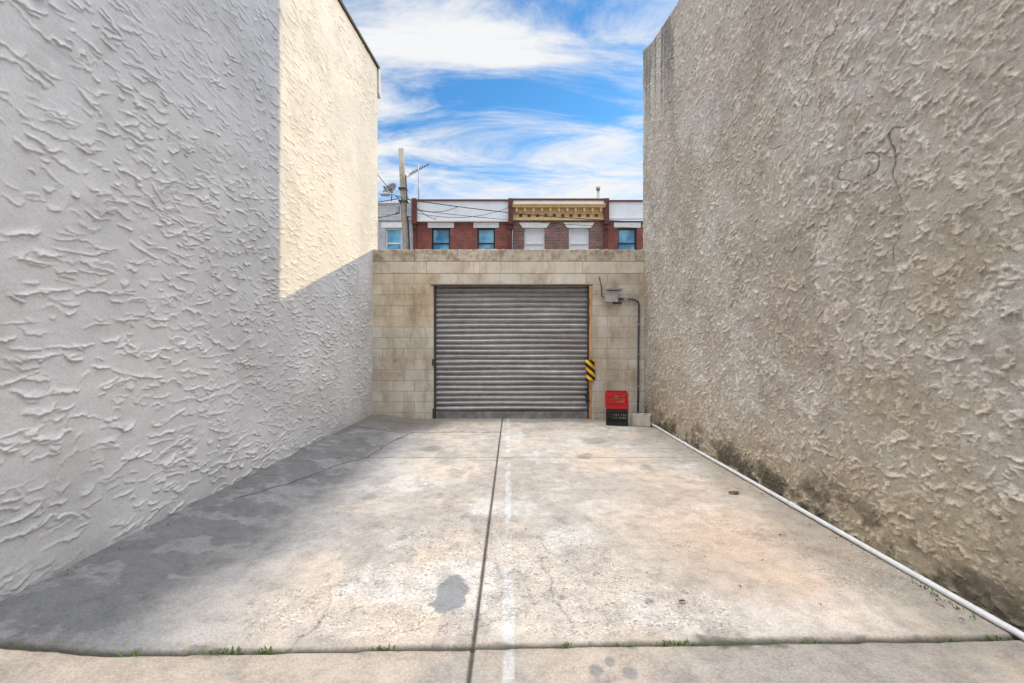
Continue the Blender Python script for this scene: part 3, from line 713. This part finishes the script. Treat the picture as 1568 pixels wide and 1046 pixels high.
# ------------------------------------------------------------ WEEDS + LITTER
m_leaf=weathered('weed_leaf',(0.13,0.21,0.04),0.7,scale=30,var=0.5)
V=[];F=[]
def blade(p,d,l,w):
    k=len(V); s=d.cross(Vector((0,0,1))).normalized()*w
    V.extend([p-s*0.4,p+s*0.4,p+d*l*0.55+s,p+d*l*0.55-s,p+d*l-Vector((0,0,l*0.2))]); F.append((k,k+1,k+2,k+3)); F.append((k+3,k+2,k+4))
def yjf(x): return 2.06+0.027*(x+1.8)
cl=[(px(340,1000,2.06)[0],24,0.05),(px(405,1000,2.06)[0],22,0.03),(px(582,1000,2.06)[0],20,0.03),(px(1040,985,2.1)[0],30,0.04),(px(868,990,2.1)[0],10,0.025),(px(960,990,2.1)[0],6,0.02),(px(215,1000,2.1)[0],6,0.03),(px(1240,985,2.15)[0],7,0.02),(2.3,14,0.03),(2.05,6,0.02)]
for cx_,n_,sp_ in cl:
    for _ in range(n_*2):
        p=Vector((cx_+random.gauss(0,sp_),0,0)); p.y=yjf(p.x)+random.gauss(0,0.008); p.z=-0.010
        a=random.uniform(0,6.28); e=random.uniform(0.3,1.3); d=Vector((math.cos(a)*math.cos(e),math.sin(a)*math.cos(e),math.sin(e)))
        blade(p,d,random.uniform(0.012,0.038),random.uniform(0.002,0.005))
for _ in range(120):
    x=random.uniform(-1.8,2.4); p=Vector((x,yjf(x)+random.gauss(0,0.01),-0.012)); a=random.uniform(0,6.28)
    blade(p,Vector((math.cos(a)*.5,math.sin(a)*.5,0.7)).normalized(),random.uniform(0.006,0.016),0.002)
for _ in range(60):
    y=random.uniform(2.3,2.7); p=Vector((2.36+random.gauss(0,0.012),y,0.0)); a=random.uniform(0,6.28)
    blade(p,Vector((math.cos(a)*.5,math.sin(a)*.5,0.7)).normalized(),random.uniform(0.01,0.03),0.003)
for _ in range(40):
    x=random.uniform(-1.5,-0.3); p=Vector((x,7.25+random.gauss(0,0.012),0.0)); a=random.uniform(0,6.28)
    blade(p,Vector((math.cos(a)*.5,math.sin(a)*.5,0.7)).normalized(),random.uniform(0.01,0.03),0.004)
me=bpy.data.meshes.new('weeds'); me.from_pydata([tuple(v_) for v_ in V],[],F); me.materials.append(m_leaf)
o=bpy.data.objects.new('weeds',me); scene.collection.objects.link(o)
m_dead=weathered('dead_leaf',(0.12,0.06,0.03),0.8,scale=20,var=0.5)
V=[];F=[]
def leaf(x,y,s,a):
    k=len(V); n_=8
    for i in range(n_):
        t=2*math.pi*i/n_; lx=math.cos(t)*s; ly=math.sin(t)*s*0.45*(1+0.3*math.sin(3*t))
        V.append((x+lx*math.cos(a)-ly*math.sin(a),y+lx*math.sin(a)+ly*math.cos(a),0.014+0.008*abs(math.sin(t))))
    F.append(tuple(range(k,k+n_)))
for q in [(px(1122,755,4.28)[0],4.25,0.06,0.1),(px(1195,821,3.3)[0],3.3,0.015,0.5),(px(1047,928,2.43)[0],2.45,0.02,0.2),(0.35,2.9,0.010,1),(1.3,2.6,0.012,2)]: leaf(*q)
for _ in range(40): leaf(random.uniform(-2.4,2.35),random.uniform(2.2,8.3),random.uniform(0.004,0.010),random.uniform(0,6))
for _ in range(70):
    s=random.choice([-1,1]); leaf((2.32 if s>0 else -2.5)+random.gauss(0,0.03),random.uniform(2.2,8.3),random.uniform(0.005,0.015),random.uniform(0,6))
for (a_,b_,w_2) in [(XL+0.08,DX0,30),(DX1,2.1,20)]:
    for _ in range(w_2): leaf(random.uniform(a_,b_),8.42+random.gauss(0,0.03),random.uniform(0.006,0.02),random.uniform(0,6))
me=bpy.data.meshes.new('leaf_litter'); me.from_pydata(V,[],F); me.materials.append(m_dead)
o=bpy.data.objects.new('leaf_litter',me); scene.collection.objects.link(o)
for vtx in me.vertices:
    if vtx.co.x<-1.75:
        t=min(1,(-1.75-vtx.co.x)/0.85); vtx.co.z+=0.095*t*t*(3-2*t)

# ------------------------------------------------------------ LIGHT
az=math.atan2(0.825,0.565); el=math.radians(12.0)
sun=bpy.data.lights.new('sun','SUN'); sun.energy=3.2; sun.angle=math.radians(0.5); sun.color=(1.0,0.77,0.40)
so=bpy.data.objects.new('sun',sun); scene.collection.objects.link(so)
d=Vector((-math.sin(az)*math.cos(el),-math.cos(az)*math.cos(el),-math.sin(el)))
so.rotation_euler=d.to_track_quat('-Z','Y').to_euler(); so.location=(10,15,20)

w=bpy.data.worlds.new('World'); scene.world=w; w.use_nodes=True
nt=w.node_tree; bg=nt.nodes['Background']; STR=0.12; bg.inputs['Strength'].default_value=STR
def WN(t): return nt.nodes.new(t)
def WL(a,b): nt.links.new(a,b)
sky=WN('ShaderNodeTexSky'); sky.sky_type='NISHITA'; sky.sun_disc=False; sky.sun_elevation=el; sky.sun_rotation=az; sky.ozone_density=2.0; sky.dust_density=0.6
tc=WN('ShaderNodeTexCoord'); sep=WN('ShaderNodeSeparateXYZ'); WL(tc.outputs['Generated'],sep.inputs[0])
def M_(op,a,b=None,c=None,clamp=False):
    n=WN('ShaderNodeMath'); n.operation=op; n.use_clamp=clamp
    for i,q in enumerate((a,b,c)):
        if q is None: continue
        if isinstance(q,(int,float)): n.inputs[i].default_value=q
        else: WL(q,n.inputs[i])
    return n.outputs[0]
zc=M_('MAXIMUM',sep.outputs['Z'],0.0); den=M_('ADD',zc,0.12)
cu=M_('DIVIDE',sep.outputs['X'],den); cv=M_('DIVIDE',sep.outputs['Y'],den)
cmb=WN('ShaderNodeCombineXYZ'); WL(cu,cmb.inputs[0]); WL(cv,cmb.inputs[1])
mp=WN('ShaderNodeMapping'); mp.inputs['Scale'].default_value=(0.9,2.2,1); mp.inputs['Rotation'].default_value=(0,0,math.radians(14)); mp.inputs['Location'].default_value=(3.1,1.7,0); WL(cmb.outputs[0],mp.inputs['Vector'])
no=WN('ShaderNodeTexNoise'); no.inputs['Scale'].default_value=1.7; no.inputs['Detail'].default_value=11; no.inputs['Roughness'].default_value=0.64; no.inputs['Distortion'].default_value=0.6; WL(mp.outputs[0],no.inputs['Vector'])
cr=WN('ShaderNodeValToRGB'); e=cr.color_ramp.elements
st_=[(0.0,0.68),(0.24,0.62),(0.31,0.57),(0.36,0.61),(0.40,0.54),(0.44,0.51),(0.475,0.44),(0.50,0.44),(0.53,0.47),(0.58,0.46),(0.615,0.50),(0.70,0.75)]
while len(e)<len(st_): e.new(0.5)
for q,(p_,v_) in zip(e,st_): q.position=p_; q.color=(v_,v_,v_,1)
WL(sep.outputs['Z'],cr.inputs['Fac'])
cov=M_('SUBTRACT',cr.outputs['Color'],0.5)
ga=M_('DIVIDE',M_('ADD',cu,0.07),0.34); gb=M_('DIVIDE',M_('SUBTRACT',cv,1.23),0.12)
g2_=M_('ADD',M_('MULTIPLY',ga,ga),M_('MULTIPLY',gb,gb)); gs=M_('MULTIPLY',M_('POWER',2.718,M_('MULTIPLY',g2_,-1.0)),0.25)
val=M_('ADD',M_('ADD',no.outputs['Fac'],cov),gs)
mask=WN('ShaderNodeMapRange'); mask.interpolation_type='SMOOTHSTEP'; mask.inputs['From Min'].default_value=0.38; mask.inputs['From Max'].default_value=0.70; WL(val,mask.inputs['Value'])
cb_=WN('ShaderNodeMapRange'); cb_.inputs['From Min'].default_value=0.63; cb_.inputs['From Max'].default_value=0.88; cb_.inputs['To Min'].default_value=0.94/STR; cb_.inputs['To Max'].default_value=4.9/STR; WL(sep.outputs['Z'],cb_.inputs['Value'])  # over-bright cloud overhead, out of view, added to fill the shaded lot
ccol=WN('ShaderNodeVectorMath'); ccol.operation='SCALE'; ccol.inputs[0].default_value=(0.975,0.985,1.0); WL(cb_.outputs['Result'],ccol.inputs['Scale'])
tint=WN('ShaderNodeVectorMath'); tint.operation='MULTIPLY'; tint.inputs[1].default_value=(0.85,1.75,2.4); WL(sky.outputs[0],tint.inputs[0])
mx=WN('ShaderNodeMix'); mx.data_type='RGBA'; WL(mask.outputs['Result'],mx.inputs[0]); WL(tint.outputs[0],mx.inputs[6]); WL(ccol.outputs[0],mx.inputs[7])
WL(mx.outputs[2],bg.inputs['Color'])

# ------------------------------------------------------------ CAMERA
cam=bpy.data.cameras.new('camera'); cam.lens=16; cam.sensor_width=36; cam.clip_start=0.05; cam.clip_end=3000; cam.shift_y=0.0026
co=bpy.data.objects.new('camera',cam); scene.collection.objects.link(co); co.location=(0,0,1.4); co.rotation_euler=(math.radians(90),0,0)
scene.camera=co
